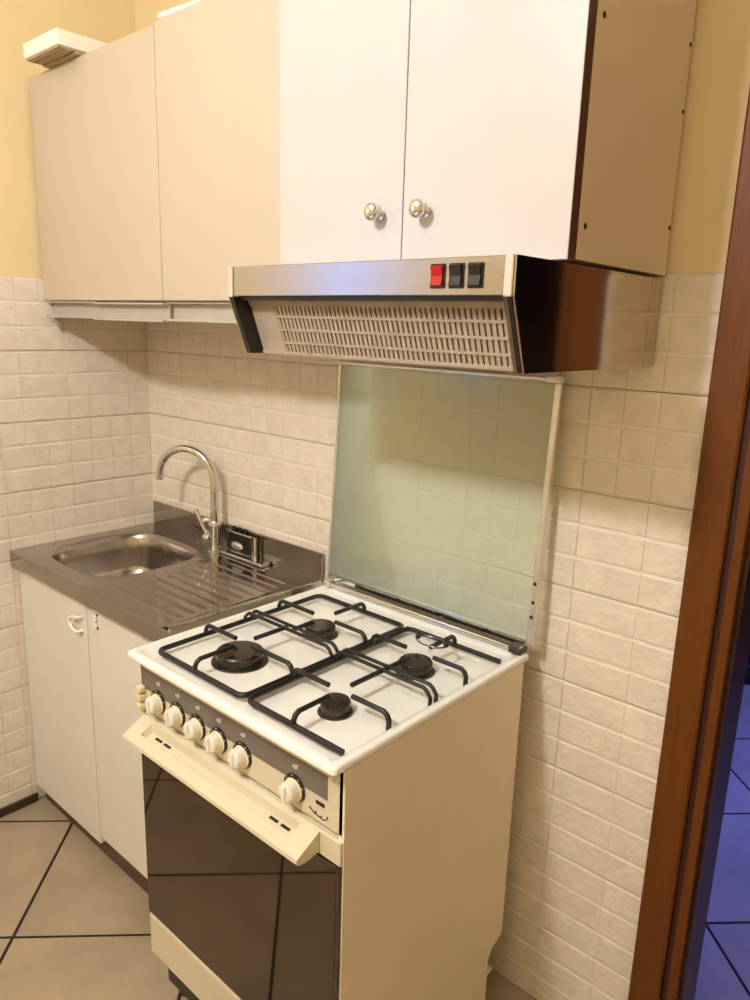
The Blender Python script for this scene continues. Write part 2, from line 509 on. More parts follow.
# ------------------------------------------------------------------ ceiling lamp (outside the frame, lights the kitchen)
lp = thing('ceiling_lamp', (LAMP[0], LAMP[1], ZC), 'round glass globe lamp hanging from the kitchen ceiling', 'lamp')
bm = lathe(bmesh.new(), (LAMP[0], LAMP[1], ZC), [(0.05, -0.001), (0.05, -0.012), (0.02, -0.03)], n=20)
build('ceiling_rose', bm, 'white_plastic', lp, smooth=40)
build('stem', tube(bmesh.new(), [(LAMP[0], LAMP[1], ZC - 0.02), (LAMP[0], LAMP[1], LAMP[2] + 0.06)], 0.008), 'white_plastic', lp, smooth=40)
bm = bmesh.new()
bmesh.ops.create_uvsphere(bm, u_segments=20, v_segments=12, radius=0.075)
bmesh.ops.translate(bm, verts=bm.verts, vec=LAMP)
build('globe', bm, 'lamp', lp, smooth=60)

hl = thing('ceiling_lamp', (1.75, 1.30, ZC), 'added square blue fill panel on the ceiling beyond the doorway', 'lamp')  # added source: throws blue on the hall floor and spares the walls
build('housing', bx(1.44, 2.06, 0.99, 1.61, ZC - 0.03, ZC - 0.0005, bev=0.004), 'white_plastic', hl)
ad = bpy.data.lights.new('hall_fill', 'AREA'); ad.shape = 'SQUARE'; ad.size = 0.58
ad.energy = DUSK_HALL; ad.color = (0.12, 0.18, 1.0); ad.spread = math.radians(75)
ao = bpy.data.objects.new('hall_fill', ad); link(ao, hl, (1.75, 1.30, ZC - 0.034)); ao.location = (0, 0, -0.034)

# ------------------------------------------------------------------ beige wall cabinet
BX1, BY, BZ0, BZ1 = 1.074, -0.333, 1.590, 2.180
cb = thing('wall_cabinet', (0.5, 0, BZ0), 'beige two-door wall cabinet in the corner above the sink', 'cabinet')
bm = bmesh.new(); t = 0.018
box(bm, 0.004, 0.004 + t, BY + 0.02, -0.004, BZ0, BZ1 - 0.002); box(bm, BX1 - t, BX1, BY + 0.02, -0.004, BZ0, BZ1 - 0.002)
box(bm, 0.004 + t, BX1 - t, BY + 0.02, -0.004, BZ0, BZ0 + t); box(bm, 0.004 + t, BX1 - t, BY + 0.02, -0.004, BZ1 - 0.02, BZ1 - 0.002)
box(bm, 0.004 + t, BX1 - t, -0.010, -0.004, BZ0 + t, BZ1 - 0.02)
build('body', bm, 'beige_lam', cb)
build('door', bx(0.003, 0.6165, BY, BY + 0.018, BZ0 + 0.001, BZ1, bev=0.0015), 'beige_lam', cb)
build('door', bx(0.6215, BX1, BY - 0.001, BY + 0.017, BZ0 + 0.001, BZ1 + 0.006, bev=0.0015), 'beige_lam', cb)
def rail(x0, x1, dz, dy):
    bm = bmesh.new()
    y = BY + dy
    box(bm, x0, x1, y + 0.016, y + 0.020, BZ0 - 0.043 + dz, BZ0 - 0.0005)       # recessed web
    box(bm, x0, x1, y - 0.002, y + 0.0155, BZ0 - 0.0052 + dz, BZ0 - 0.0008 + dz)      # upper lip
    box(bm, x0, x1, y - 0.006, y + 0.016, BZ0 - 0.047 + dz, BZ0 - 0.0405 + dz, bev=0.0015)    # lower lip
    return bm
build('handle_rail', rail(0.010, 0.292, 0.0, 0.008), 'rail', cb, label='satin grip rail under the doors')
build('handle_rail', rail(0.2925, 0.622, -0.003, 0.0), 'rail', cb, label='satin grip rail under the doors')
build('handle_rail', rail(0.6225, BX1, 0.0, 0.010), 'rail', cb, label='satin grip rail under the doors')
build('end_clip', bx(0.028, 0.040, BY + 0.004, BY + 0.030, BZ0 - 0.062, BZ0 - 0.0475), 'rail', cb)

# flat things lying on top of it
bxo = thing('shallow_box', (0.215, -0.30, BZ1), 'white shallow box with brown underside lying on the beige cabinet, jutting over its edge', 'box')
build('lid', bx(0.118, 0.300, -0.396, -0.24, BZ1 + 0.008, BZ1 + 0.044, bev=0.002), 'white_plastic', bxo)
bm = bmesh.new()
box(bm, 0.123, 0.295, -0.391, -0.352, BZ1 + 0.004, BZ1 + 0.008); box(bm, 0.123, 0.295, -0.349, -0.245, BZ1 + 0.0005, BZ1 + 0.008)
for k in range(3):
    box(bm, 0.127, 0.291, -0.386 + k * 0.012, -0.380 + k * 0.012, BZ1 + 0.0025, BZ1 + 0.004)
build('underside', bm, 'carton', bxo, label='brown ribbed underside')
bd = bmesh.new()
prism(bd, [(0.64, -0.335), (1.05, -0.30), (1.04, -0.06), (0.66, -0.04)], 'z', BZ1 + 0.0065, BZ1 + 0.016)
tag(build('flat_board', bd, 'white_plastic', origin=(0.85, -0.18, BZ1 + 0.0065)), 'thin white board lying flat on the taller beige cabinet door', 'board')

# ------------------------------------------------------------------ white wall cabinet over the hood
WX0, WX1, WYF, WZ0_, WZ1_ = 1.078, 1.688, -0.367, 1.650, 2.200
wc = thing('wall_cabinet', (1.383, 0, WZ0_), 'white two-door wall cabinet with round chrome knobs above the cooker hood', 'cabinet')
bm = bmesh.new()
yb = WYF + 0.026
box(bm, WX0, WX0 + t, yb, -0.004, WZ0_, WZ1_); box(bm, WX1 - t, WX1, yb, -0.004, WZ0_, WZ1_)
box(bm, WX0 + t, WX1 - t, yb, -0.004, WZ0_, WZ0_ + t); box(bm, WX0 + t, WX1 - t, yb, -0.004, WZ1_ - t, WZ1_)
box(bm, WX0 + t, WX1 - t, -0.010, -0.004, WZ0_ + t, WZ1_ - t)
build('body', bm, 'side_lam', wc, label='tan cabinet carcass')
build('edge_strip', bx(WX1 - t, WX1 - 0.001, yb - 0.005, yb - 0.0002, WZ0_, WZ1_), 'brown_edge', wc, label='dark brown front edge')
def wdoor(x0, x1):
    bm = bx(x0, x1, WYF, WYF + 0.020, WZ0_ - 0.002, WZ1_, bev=0.001)
    for f in bm.faces:
        c = f.calc_center_median()
        f.material_index = 1 if c.x > WX1 - 0.0015 and c.y > WYF + 0.0015 else 0
    return bm
def cab_knob(x, z, parent):
    prof = [(0.0125, 0.0), (0.0125, -0.003), (0.0075, -0.006), (0.0065, -0.011), (0.0085, -0.0145), (0.0140, -0.017), (0.0165, -0.022), (0.0150, -0.027), (0.0095, -0.0305), (0.003, -0.0315)]
    prof = [(r * 0.9, h) for r, h in prof]
    build('knob', lathe(bmesh.new(), (x, WYF, z), prof, 'y', 24), 'chrome', parent, smooth=50, label='round chrome knob')
d1 = build('door', wdoor(WX0, 1.3822), ['white_lam', 'brown_edge'], wc, label='glossy white door with brown edge')
d2 = build('door', wdoor(1.3840, WX1), ['white_lam', 'brown_edge'], wc, label='glossy white door with brown edge')
cab_knob(1.334, 1.733, d1)
cab_knob(1.431, 1.731, d2)
for (y, z) in ((-0.322, 1.967), (-0.322, 1.697)):
    build('hole_plug', lathe(bmesh.new(), (WX1, y, z), [(0.0045, -0.001), (0.0045, 0.0008), (0.003, 0.0012)], 'x', 12), 'dark_hole', wc)
for z in (2.014, 1.913, 1.729):
    build('back_notch', bx(WX1 - 0.001, WX1 + 0.0008, -0.013, -0.006, z - 0.003, z + 0.003), 'dark_hole', wc)

# ------------------------------------------------------------------ cooker hood
HX0_, HX1_, HYF, HZT, HZB = 1.086, 1.686, -0.4965, 1.6435, 1.491
HZM, HYB = 1.592, -0.457
hd = thing('cooker_hood', (1.386, 0, HZB), 'stainless steel cooker hood with slotted grille and rocker switches under the white cabinet', 'cooker hood')
side = [(-0.004, HZB), (-0.004, HZT), (HYF, HZT), (HYF, HZM), (HYB, HZB)]
build('side_panel', prism(bmesh.new(), side, 'x', HX1_ - 0.003, HX1_), 'hood_mirror', hd, label='polished steel side panel')
build('side_panel', prism(bmesh.new(), side, 'x', HX0_, HX0_ + 0.003), 'hood_mirror', hd, label='polished steel side panel')
bm = bmesh.new()
box(bm, HX0_ + 0.0035, HX1_ - 0.0035, -0.012, -0.005, HZB + 0.006, HZT - 0.004)
box(bm, HX0_ + 0.0035, HX1_ - 0.0035, HYF + 0.008, -0.012, HZT - 0.004, HZT - 0.001)
box(bm, HX0_ + 0.0035, HX1_ - 0.0035, -0.408, -0.012, HZB + 0.001, HZB + 0.005)
build('shell', bm, 'hood_steel', hd)
build('front_band', bx(HX0_ + 0.0165, HX1_ - 0.0175, HYF - 0.0005, HYF + 0.008, HZM + 0.001, HZT, bev=0.001), 'hood_steel', hd, label='brushed steel front band')
for (a, b) in ((HX0_ + 0.0035, HX0_ + 0.0155), (HX1_ - 0.0165, HX1_ - 0.0035)):
    e = build('end_cap', bx(a, b, HYF - 0.003, HYF + 0.012, HZM - 0.001, HZT + 0.0005, bev=0.0012), 'alu', hd, label='pale metal end cap')
    for q in range(2):
        w0 = a + (b - a) * 0.5 * q; w1 = w0 + (b - a) * 0.46
        bm = prism(bmesh.new(), [(HYF - 0.001, HZM - 0.0012), (HYF + 0.046, HZM - 0.0012), (HYB + 0.046, HZB + 0.0005), (HYB - 0.001, HZB + 0.0005)], 'x', w0, w1)
        build('slanted_trim', bm, 'black' if a < 1.3 or q == 1 else 'steel', e, label='slanted end trim')
# grille between the trims: plane from (y=-.480, z=1.584) to (y=-.440, z=1.492)
ga, gb = Vector((0, -0.4600, 1.5840)), Vector((0, -0.4260, 1.4930))
gd = (gb - ga); gl = gd.length; gd.normalize(); gn = Vector((0, -gd.z, gd.y)) * -1.0
if gn.y > 0: gn = -gn
GX0, GX1 = HX0_ + 0.029, HX1_ - 0.025
def on_grille(bm, x0, x1, s0, s1, n0, n1):
    vs = []
    for x in (x0, x1):
        for s in (s0, s1):
            for n in (n0, n1):
                p = ga + gd * s + gn * n
                vs.append(bm.verts.new((x, p.y, p.z)))
    for q in [(0, 1, 3, 2), (4, 6, 7, 5), (0, 4, 5, 1), (2, 3, 7, 6), (0, 2, 6, 4), (1, 5, 7, 3)]:
        bm.faces.new([vs[i] for i in q])
    return bm
build('filter_mat', on_grille(bmesh.new(), GX0 - 0.008, GX1 + 0.006, -0.006, gl, -0.014, -0.010), 'filter', hd, label='dark grease filter behind the grille')
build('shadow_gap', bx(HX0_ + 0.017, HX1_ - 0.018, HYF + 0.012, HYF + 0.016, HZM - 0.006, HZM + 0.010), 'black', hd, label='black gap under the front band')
gr = build('grille_frame', on_grille(on_grille(on_grille(on_grille(bmesh.new(), GX0 - 0.012, GX1 + 0.007, -0.004, 0.006, -0.004, 0.004), GX0 - 0.012, GX1 + 0.007, gl - 0.0045, gl, -0.004, 0.004), GX0 - 0.012, GX0 + 0.052, 0.006, gl - 0.0045, -0.003, 0.001), GX1 - 0.012, GX1 + 0.007, 0.006, gl - 0.0045, -0.003, 0.001), 'grille', hd)
nb = 48
gx0, gx1 = GX0 + 0.054, GX1 - 0.014
bmS = on_grille(bmesh.new(), -0.0033, 0.0033, 0.006, gl - 0.0045, -0.006, 0.000)
bmesh.ops.recalc_face_normals(bmS, faces=bmS.faces)
slat_me = bpy.data.meshes.new('slat'); bmS.to_mesh(slat_me); bmS.free(); slat_me.materials.append(MT['grille'])
for k in range(nb):
    instance(slat_me, 'slat', gr, ((gx0 + (gx1 - gx0) * k / (nb - 1)), 0, 0))
for s in (0.27, 0.52, 0.77):
    build('cross_bar', on_grille(bmesh.new(), GX0 + 0.052, GX1 - 0.012, gl * s - 0.0019, gl * s + 0.0019, -0.004, 0.002), 'grille', gr)
for k, (x, m) in enumerate(((1.561, 'red'), (1.593, 'black'), (1.6245, 'black'))):
    s = build('switch', bx(x - 0.0125, x + 0.0125, HYF - 0.0022, HYF - 0.0006, 1.602, 1.6355, bev=0.0008), 'black', hd, label='black rocker switch' if k else 'red rocker switch')
    bm = prism(bmesh.new(), [(HYF - 0.0023, 1.605), (HYF - 0.0070, 1.606), (HYF - 0.0042, 1.6185), (HYF - 0.0075, 1.6325), (HYF - 0.0023, 1.6335)], 'x', x - 0.0095, x + 0.0095)
    build('rocker', bm, m, s)

# ------------------------------------------------------------------ sink cabinet
SX1, SYF, CZ = 0.843, -0.489, 0.861
sc = thing('sink_cabinet', (0.42, -0.24, 0), 'cream white two-door base cabinet under the steel sink', 'cabinet')
bm = bmesh.new()
box(bm, 0.006, 0.024, -0.45, -0.01, 0.06, 0.814); box(bm, SX1 - 0.024, SX1 - 0.006, -0.45, -0.01, 0.06, 0.814)
box(bm, 0.024, SX1 - 0.024, -0.45, -0.01, 0.06, 0.078); box(bm, 0.024, SX1 - 0.024, -0.02, -0.01, 0.078, 0.65)
box(bm, 0.024, SX1 - 0.024, -0.45, -0.432, 0.78, 0.814)
build('body', bm, 'door_lam', sc)
build('plinth', bx(0.012, SX1 - 0.012, -0.448, -0.43, 0.0005, 0.0595), 'plinth', sc, label='dark brown plinth')
d1 = build('door', bx(0.004, 0.4125, -0.470, -0.452, 0.058, 0.806, bev=0.0012), 'door_lam', sc)
d2 = build('door', bx(0.4195, SX1 - 0.004, -0.471, -0.453, 0.086, 0.806, bev=0.0012), 'door_lam', sc)
# left door: white D-shaped hook handle
pts = [(0.389, -0.470, 0.757), (0.389, -0.482, 0.757)] + [Vector((0.384 - 0.038 * math.sin(a), -0.486, 0.737 + 0.021 * math.cos(a))) for a in [math.pi * i / 12 for i in range(13)]] + [(0.389, -0.482, 0.717), (0.389, -0.470, 0.717)]
build('handle', tube(bmesh.new(), pts, 0.0046, 8), 'white_plastic', d1, smooth=50, label='white D-shaped handle')
build('lock_plate', bx(0.374, 0.386, -0.4725, -0.4702, 0.700, 0.711, bev=0.001), 'alu', d1)
for z in (0.787, 0.750):
    build('screw_hole', lathe(bmesh.new(), (0.476, -0.471, z), [(0.004, 0.001), (0.004, -0.0008), (0.002, -0.001)], 'y', 10), 'dark_hole', d2)
for z in (0.776, 0.755):
    pts = [Vector((0.464 + 0.010 * math.sin(a), -0.475, z - 0.008 * math.cos(a))) for a in [math.pi * i / 6 for i in range(7)]]
    build('broken_handle', tube(bmesh.new(), pts, 0.0032, 6), 'white_plastic', d2, smooth=50, label='stub of a broken white handle')

# ------------------------------------------------------------------ steel sink top with basin and drainboard
sk = thing('sink_unit', (0.42, -0.24, 0.815), 'brushed stainless steel sink top with rounded basin and ribbed drainboard', 'sink')
bm = bmesh.new()
xL, xR, yF, yB = 0.003, 0.470, SYF, -0.016
bcx, bcy, bax, bay = 0.262, -0.262, 0.186, 0.178
per = []
NS = 24
for i in range(NS): per.append((xL + (xR - xL) * i / NS, yF))
for i in range(NS): per.append((xR, yF + (yB - yF) * i / NS))
for i in range(NS): per.append((xR + (xL - xR) * i / NS, yB))
for i in range(NS): per.append((xL, yB + (yF - yB) * i / NS))
def sup(px, py, s, z, ex=3.6):
    a = math.atan2((py - bcy) / bay, (px - bcx) / bax)
    c, d = math.cos(a), math.sin(a)
    r = (abs(c) ** ex + abs(d) ** ex) ** (-1 / ex)
    return (bcx + bax * s * r * c, bcy + bay * s * r * d, z)
loops = [[bm.verts.new((p[0], p[1], CZ)) for p in per]]
for s, z in ((1.055, CZ), (1.04, CZ + 0.001), (1.02, CZ + 0.003), (1.0, CZ + 0.001), (0.965, CZ - 0.012), (0.945, CZ - 0.05), (0.92, CZ - 0.10), (0.87, CZ - 0.130), (0.76, CZ - 0.146), (0.45, CZ - 0.150), (0.12, CZ - 0.153)):
    loops.append([bm.verts.new(sup(p[0], p[1], s, z)) for p in per])
n = len(per)
for a, b in zip(loops, loops[1:]):
    for j in range(n):
        bm.faces.new((a[j], a[(j + 1) % n], b[(j + 1) % n], b[j]))
bm.faces.new(loops[-1])
basin_faces = None
build('basin', bm, 'basin', sk, smooth=60, label='rounded steel basin with flat rim')
bm = bmesh.new()
NX, NY = 48, 150
def dh(x, y):
    inx = min(1, max(0, (x - 0.500) / 0.02)) * min(1, max(0, (0.800 - x) / 0.02))
    iny = min(1, max(0, (y + 0.445) / 0.01)) * min(1, max(0, (-0.075 - y) / 0.01))
    rip = 0.5 - 0.5 * math.cos(2 * math.pi * (y + 0.445) / 0.037)
    groove = max(0.0, 1 - abs(((y + 0.445) % 0.037) - 0.0185) / 0.0060)
    lip = 0.006 * min(1, max(0, (x - 0.815) / 0.010))
    return CZ - inx * iny * (0.0004 + 0.0030 * groove) + lip
gv = [[bm.verts.new((0.470 + (SX1 - 0.470) * i / NX, yF + (yB - yF) * j / NY, dh(0.470 + (SX1 - 0.470) * i / NX, yF + (yB - yF) * j / NY))) for j in range(NY + 1)] for i in range(NX + 1)]
for i in range(NX):
    for j in range(NY):
        bm.faces.new((gv[i][j], gv[i + 1][j], gv[i + 1][j + 1], gv[i][j + 1]))
build('drainboard', bm, 'steel', sk, smooth=60, label='ribbed steel drainboard')
bm = bmesh.new()
box(bm, 0.003, SX1, SYF - 0.004, SYF, 0.815, CZ + 0.0005, bev=0.0015)
build('front_edge', bm, 'steel', sk)
build('side_edge', bx(SX1, SX1 + 0.004, SYF - 0.004, -0.006, 0.815, CZ + 0.007, bev=0.0015), 'chrome', sk)
build('splashback', bx(0.022, SX1 + 0.004, -0.0155, -0.0055, CZ - 0.002, 0.942, bev=0.002), 'steel', sk, label='low steel upstand along the wall')
bm = lathe(bmesh.new(), (bcx, bcy, CZ - 0.153), [(0.038, 0.0005), (0.038, 0.003), (0.03, 0.004), (0.026, 0.001)], n=24)
build('drain', bm, 'chrome', sk, smooth=40)

# ------------------------------------------------------------------ faucet
FX, FY = 0.430, -0.058
fc = thing('faucet', (FX, FY, CZ), 'chrome gooseneck mixer tap with side lever on the sink', 'faucet')
bm = lathe(bmesh.new(), (FX, FY, CZ), [(0.024, 0.0005), (0.024, 0.006), (0.018, 0.009), (0.0175, 0.075), (0.0185, 0.078), (0.0185, 0.094), (0.0145, 0.100)], n=24)
build('body', bm, 'chrome', fc, smooth=40)
dirv = Vector((0.250 - FX, -0.128 - FY, 0)); reach = dirv.length; dirv.normalize()
rr = reach / 2
zc = 1.078
pts = [Vector((FX, FY, CZ + 0.09)), Vector((FX, FY, 1.00)), Vector((FX, FY, 1.04))]
cc = Vector((FX, FY, zc)) + dirv * rr
for i in range(0, 19):
    a = math.pi - i * (math.pi * 1.03) / 18
    pts.append(cc + dirv * (rr * math.cos(a)) + Vector((0, 0, rr * math.sin(a) * 0.98)))
build('spout', tube(bmesh.new(), pts, [0.0135] * 3 + [0.0125] * 8 + [0.0115] * 11, 14), 'chrome', fc, smooth=50)
bm = lathe(bmesh.new(), (FX - 0.040, FY - 0.004, CZ + 0.040), [(0.016, 0.0), (0.019, 0.004), (0.019, 0.020), (0.015, 0.026)], 'x', 18)
vb = build('valve', bm, 'chrome', fc, smooth=40)
build('lever', tube(bmesh.new(), [(FX - 0.030, FY - 0.006, CZ + 0.054), (FX - 0.042, FY - 0.012, CZ + 0.070), (FX - 0.072, FY - 0.018, CZ + 0.125)], [0.008, 0.006, 0.0075], 10), 'chrome', vb, smooth=50)

# soap holder behind the tap
sh = thing('soap_holder', (0.505, -0.035, CZ), 'small black and chrome soap holder behind the tap', 'soap holder')
bm = bmesh.new()
box(bm, 0.452, 0.572, -0.028, -0.0165, CZ + 0.012, CZ + 0.070, bev=0.003, seg=2)
build('back_plate', bm, 'black', sh)
bm = bmesh.new()
tube(bm, [(0.452, -0.030, CZ + 0.012), (0.572, -0.030, CZ + 0.012), (0.572, -0.030, CZ + 0.070), (0.452, -0.030, CZ + 0.070)], 0.003, 8, closed=True)
tube(bm, [(0.585, -0.030, CZ + 0.0035), (0.585, -0.030, CZ + 0.072)], 0.006, 10)
build('frame', bm, 'chrome', sh, smooth=50)
bm = bmesh.new()
bmesh.ops.create_uvsphere(bm, u_segments=18, v_segments=10, radius=1.0)
for v in bm.verts: v.co = Vector((0.512 + v.co.x * 0.030, -0.040 + v.co.y * 0.010, CZ + 0.036 + v.co.z * 0.013))
build('soap_tray', bm, 'chrome', sh, smooth=60)
build('foot', bx(0.450, 0.640, -0.056, -0.018, CZ + 0.0005, CZ + 0.010, bev=0.003, seg=2), 'chrome', sh)
for x in (0.470, 0.495, 0.520):
    build('clip', bx(x, x + 0.012, -0.022, -0.0165, CZ + 0.0705, CZ + 0.086, bev=0.001), 'black', sh)

# ------------------------------------------------------------------ gas cooker
KX0, KX1, KYF, KYB, KZ = 0.907, 1.511, -0.634, -0.044, 0.884
ck = thing('gas_cooker', (1.218, -0.34, 0), 'cream and white freestanding gas cooker with raised glass lid', 'cooker')
# body: side panels with the cut-out at the lower rear
pr = [(-0.598, 0.075), (-0.118, 0.0), (-0.118, 0.155), (-0.105, 0.176), (-0.070, 0.190), (-0.066, 0.200), (-0.066, 0.868), (-0.606, 0.868)]
pr[0] = (-0.598, 0.075)
pr = [(-0.606, 0.130), (-0.54, 0.130), (-0.52, 0.075), (-0.20, 0.075), (-0.20, 0.004), (-0.118, 0.004)] + pr[2:]
build('side_panel', prism(bmesh.new(), pr, 'x', KX1 - 0.014, KX1 - 0.002), 'side_cream', ck, label='beige enamelled side panel')
build('side_panel', prism(bmesh.new(), pr, 'x', KX0 + 0.002, KX0 + 0.014), 'side_cream', ck, label='beige enamelled side panel')
bm = bmesh.new()
box(bm, KX0 + 0.0145, KX1 - 0.0145, -0.075, -0.067, 0.20, 0.868)
box(bm, KX0 + 0.0145, KX1 - 0.0145, -0.575, -0.075, 0.085, 0.095)
box(bm, KX0 + 0.0145, KX1 - 0.0145, -0.575, -0.565, 0.22, 0.70)
build('body', bm, 'side_cream', ck)
# hob: raised rim, recessed pan
PAN = 0.869
bm = bmesh.new()
def rr_loop(x0, x1, y0, y1, r, z, n=5):
    out = []
    for (cx, cy, a0) in ((x1 - r, y1 - r, 0), (x0 + r, y1 - r, 90), (x0 + r, y0 + r, 180), (x1 - r, y0 + r, 270)):
        for i in range(n + 1):
            a = math.radians(a0 + 90 * i / n)
            out.append(bm.verts.new((cx + r * math.cos(a), cy + r * math.sin(a), z)))
    return out
L_ = [rr_loop(KX0 + 0.003, KX1 - 0.003, KYF + 0.004, KYB, 0.010, 0.8685),
      rr_loop(KX0, KX1, KYF, KYB, 0.010, 0.871), rr_loop(KX0, KX1, KYF, KYB, 0.010, 0.879),
      rr_loop(KX0 + 0.0015, KX1 - 0.0015, KYF + 0.0015, KYB - 0.002, 0.010, 0.8825),
      rr_loop(KX0 + 0.005, KX1 - 0.005, KYF + 0.005, KYB - 0.005, 0.010, 0.884),
      rr_loop(KX0 + 0.017, KX1 - 0.017, KYF + 0.017, KYB - 0.010, 0.016, 0.8835),
      rr_loop(KX0 + 0.028, KX1 - 0.026, KYF + 0.025, KYB - 0.022, 0.018, 0.871),
      rr_loop(KX0 + 0.036, KX1 - 0.036, KYF + 0.033, KYB - 0.028, 0.018, PAN)]
n = len(L_[0])
for a, b in zip(L_, L_[1:]):
    for j in range(n):
        bm.faces.new((a[j], a[(j + 1) % n], b[(j + 1) % n], b[j]))
bm.faces.new(L_[-1]); bm.faces.new(L_[0][::-1])
hob = build('hob', bm, 'enamel', ck, smooth=50, label='white enamelled hob')
for (x0, x1) in ((1.150, 1.205), (1.215, 1.285)):
    build('vent_slot', bx(x0, x1, -0.098, -0.094, PAN + 0.0001, PAN + 0.001), 'dark_hole', hob)

# burners
BUR = [(1.086, -0.481, 0.050), (1.106, -0.271, 0.035), (1.370, -0.489, 0.028), (1.371, -0.260, 0.035)]
for (x, y, r) in BUR:
    bm = lathe(bmesh.new(), (x, y, PAN), [(r * 1.18, 0.0), (r * 1.15, 0.003), (r * 0.92, 0.005), (r * 0.92, 0.0125), (r * 0.85, 0.0134)], n=32)
    b = build('burner', bm, 'burner_ring', ck, smooth=35)
    bm = lathe(bmesh.new(), (x, y, PAN + 0.0135), [(r * 0.96, 0.0), (r, 0.002), (r, 0.007), (r * 0.93, 0.0105), (r * 0.5, 0.0115)], n=32)
    build('burner_cap', bm, 'burner', b, smooth=35, label='glossy black burner cap')

# pan supports
zf, zt, rb = 0.8830, 0.9060, 0.0050
def bar(bm, pts, r=rb): return tube(bm, pts, r, 8)
def finger(name, base, tip, parent, leg=False):
    b, t_ = Vector((*base, zf)), Vector((*tip, zt))
    d = (t_ - b); d.z = 0; ln = d.length; d.normalize()
    z0 = PAN + 0.001 if leg else zf
    p = [Vector((*base, z0)), Vector((*base, zf + 0.010)), b + d * 0.004 + Vector((0, 0, 0.018)), b + d * 0.012 + Vector((0, 0, zt - zf)), t_]
    build(name, bar(bmesh.new(), p), 'iron', parent, smooth=50)
YA, YB_ = -0.590, -0.125
YM = -0.352
def grate(x0, x1, burs, open_right, label):
    g_ = build('pan_support', bmesh_frame(x0, x1, open_right), 'iron', ck, smooth=50, label=label)
    for (bx_, by_, r) in burs:
        k = 0.022 if r > 0.04 else r * 0.85
        by_ += 0.012
        finger('finger', (x0, by_), (bx_ - k - 0.006, by_), g_)
        finger('finger', (x1, by_), (bx_ + k + 0.006, by_), g_, leg=open_right)
        front = by_ < YM
        finger('finger', (bx_, YA if front else YB_), (bx_, by_ - k - 0.006 if front else by_ + k + 0.006), g_)
        finger('finger', (bx_, YM - 0.008 if front else YM + 0.008), (bx_, by_ + k + 0.006 if front else by_ - k - 0.006), g_) if False else None
        build('finger', bar(bmesh.new(), [(bx_, YM, zt - 0.001), (bx_, by_ + (k + 0.006) * (1 if front else -1), zt)]), 'iron', g_, smooth=50)
    for dy in (-0.009, 0.009):
        xe = x1
        p = [(x0, YM + dy, zf), (x0, YM + dy, zf + 0.010), (x0 + 0.008, YM + dy, zf + 0.018), (x0 + 0.016, YM + dy, zt), (xe - 0.016, YM + dy, zt), (xe - 0.008, YM + dy, zf + 0.018), (xe, YM + dy, zf + 0.008), (xe, YM + dy, PAN + 0.001 if open_right else zf)]
        build('cross_bar', bar(bmesh.new(), p, 0.004), 'iron', g_, smooth=50)
    return g_
def bmesh_frame(x0, x1, open_right):
    bm = bmesh.new(); c = 0.018
    def corner(cx, cy, a0):
        return [(cx + c * math.cos(math.radians(a0 + 18 * i)), cy + c * math.sin(math.radians(a0 + 18 * i)), zf) for i in range(6)]
    if not open_right:
        pts = corner(x0 + c, YA + c, 180) + corner(x1 - c, YA + c, 270) + corner(x1 - c, YB_ - c, 0) + corner(x0 + c, YB_ - c, 90)
        tube(bm, pts, rb * 1.15, 8, closed=True)
    else:
        pts = [(x1, YB_, zf)] + corner(x0 + c, YB_ - c, 90) + corner(x0 + c, YA + c, 180) + [(x1, YA, zf)]
        tube(bm, pts, rb * 1.15, 8)
    return bm
grate(0.954, 1.232, BUR[:2], False, 'black wire pan support')
grate(1.243, 1.486, BUR[2:], True, 'black wire pan support open at the right')

# small wire trivet over the rear right burner
tv = thing('coffee_trivet', (1.366, -0.205, 0.9105), 'thin wire coffee-pot trivet lying on the rear right pan support', 'trivet')
pts = [Vector((1.366 + 0.036 * math.cos(a), -0.202 + 0.022 * math.sin(a), 0.9130)) for a in [2 * math.pi * i / 20 for i in range(20)]]
build('ring', tube(bmesh.new(), pts, 0.0016, 6, closed=True), 'burner_ring', tv, smooth=50)
for (x, y) in ((1.330, -0.202), (1.398, -0.195)):
    bm = bmesh.new(); bmesh.ops.create_icosphere(bm, subdivisions=2, radius=0.0062)
    bmesh.ops.translate(bm, verts=bm.verts, vec=(x, y, 0.9140))
    build('bead', bm, 'iron', tv, smooth=60)

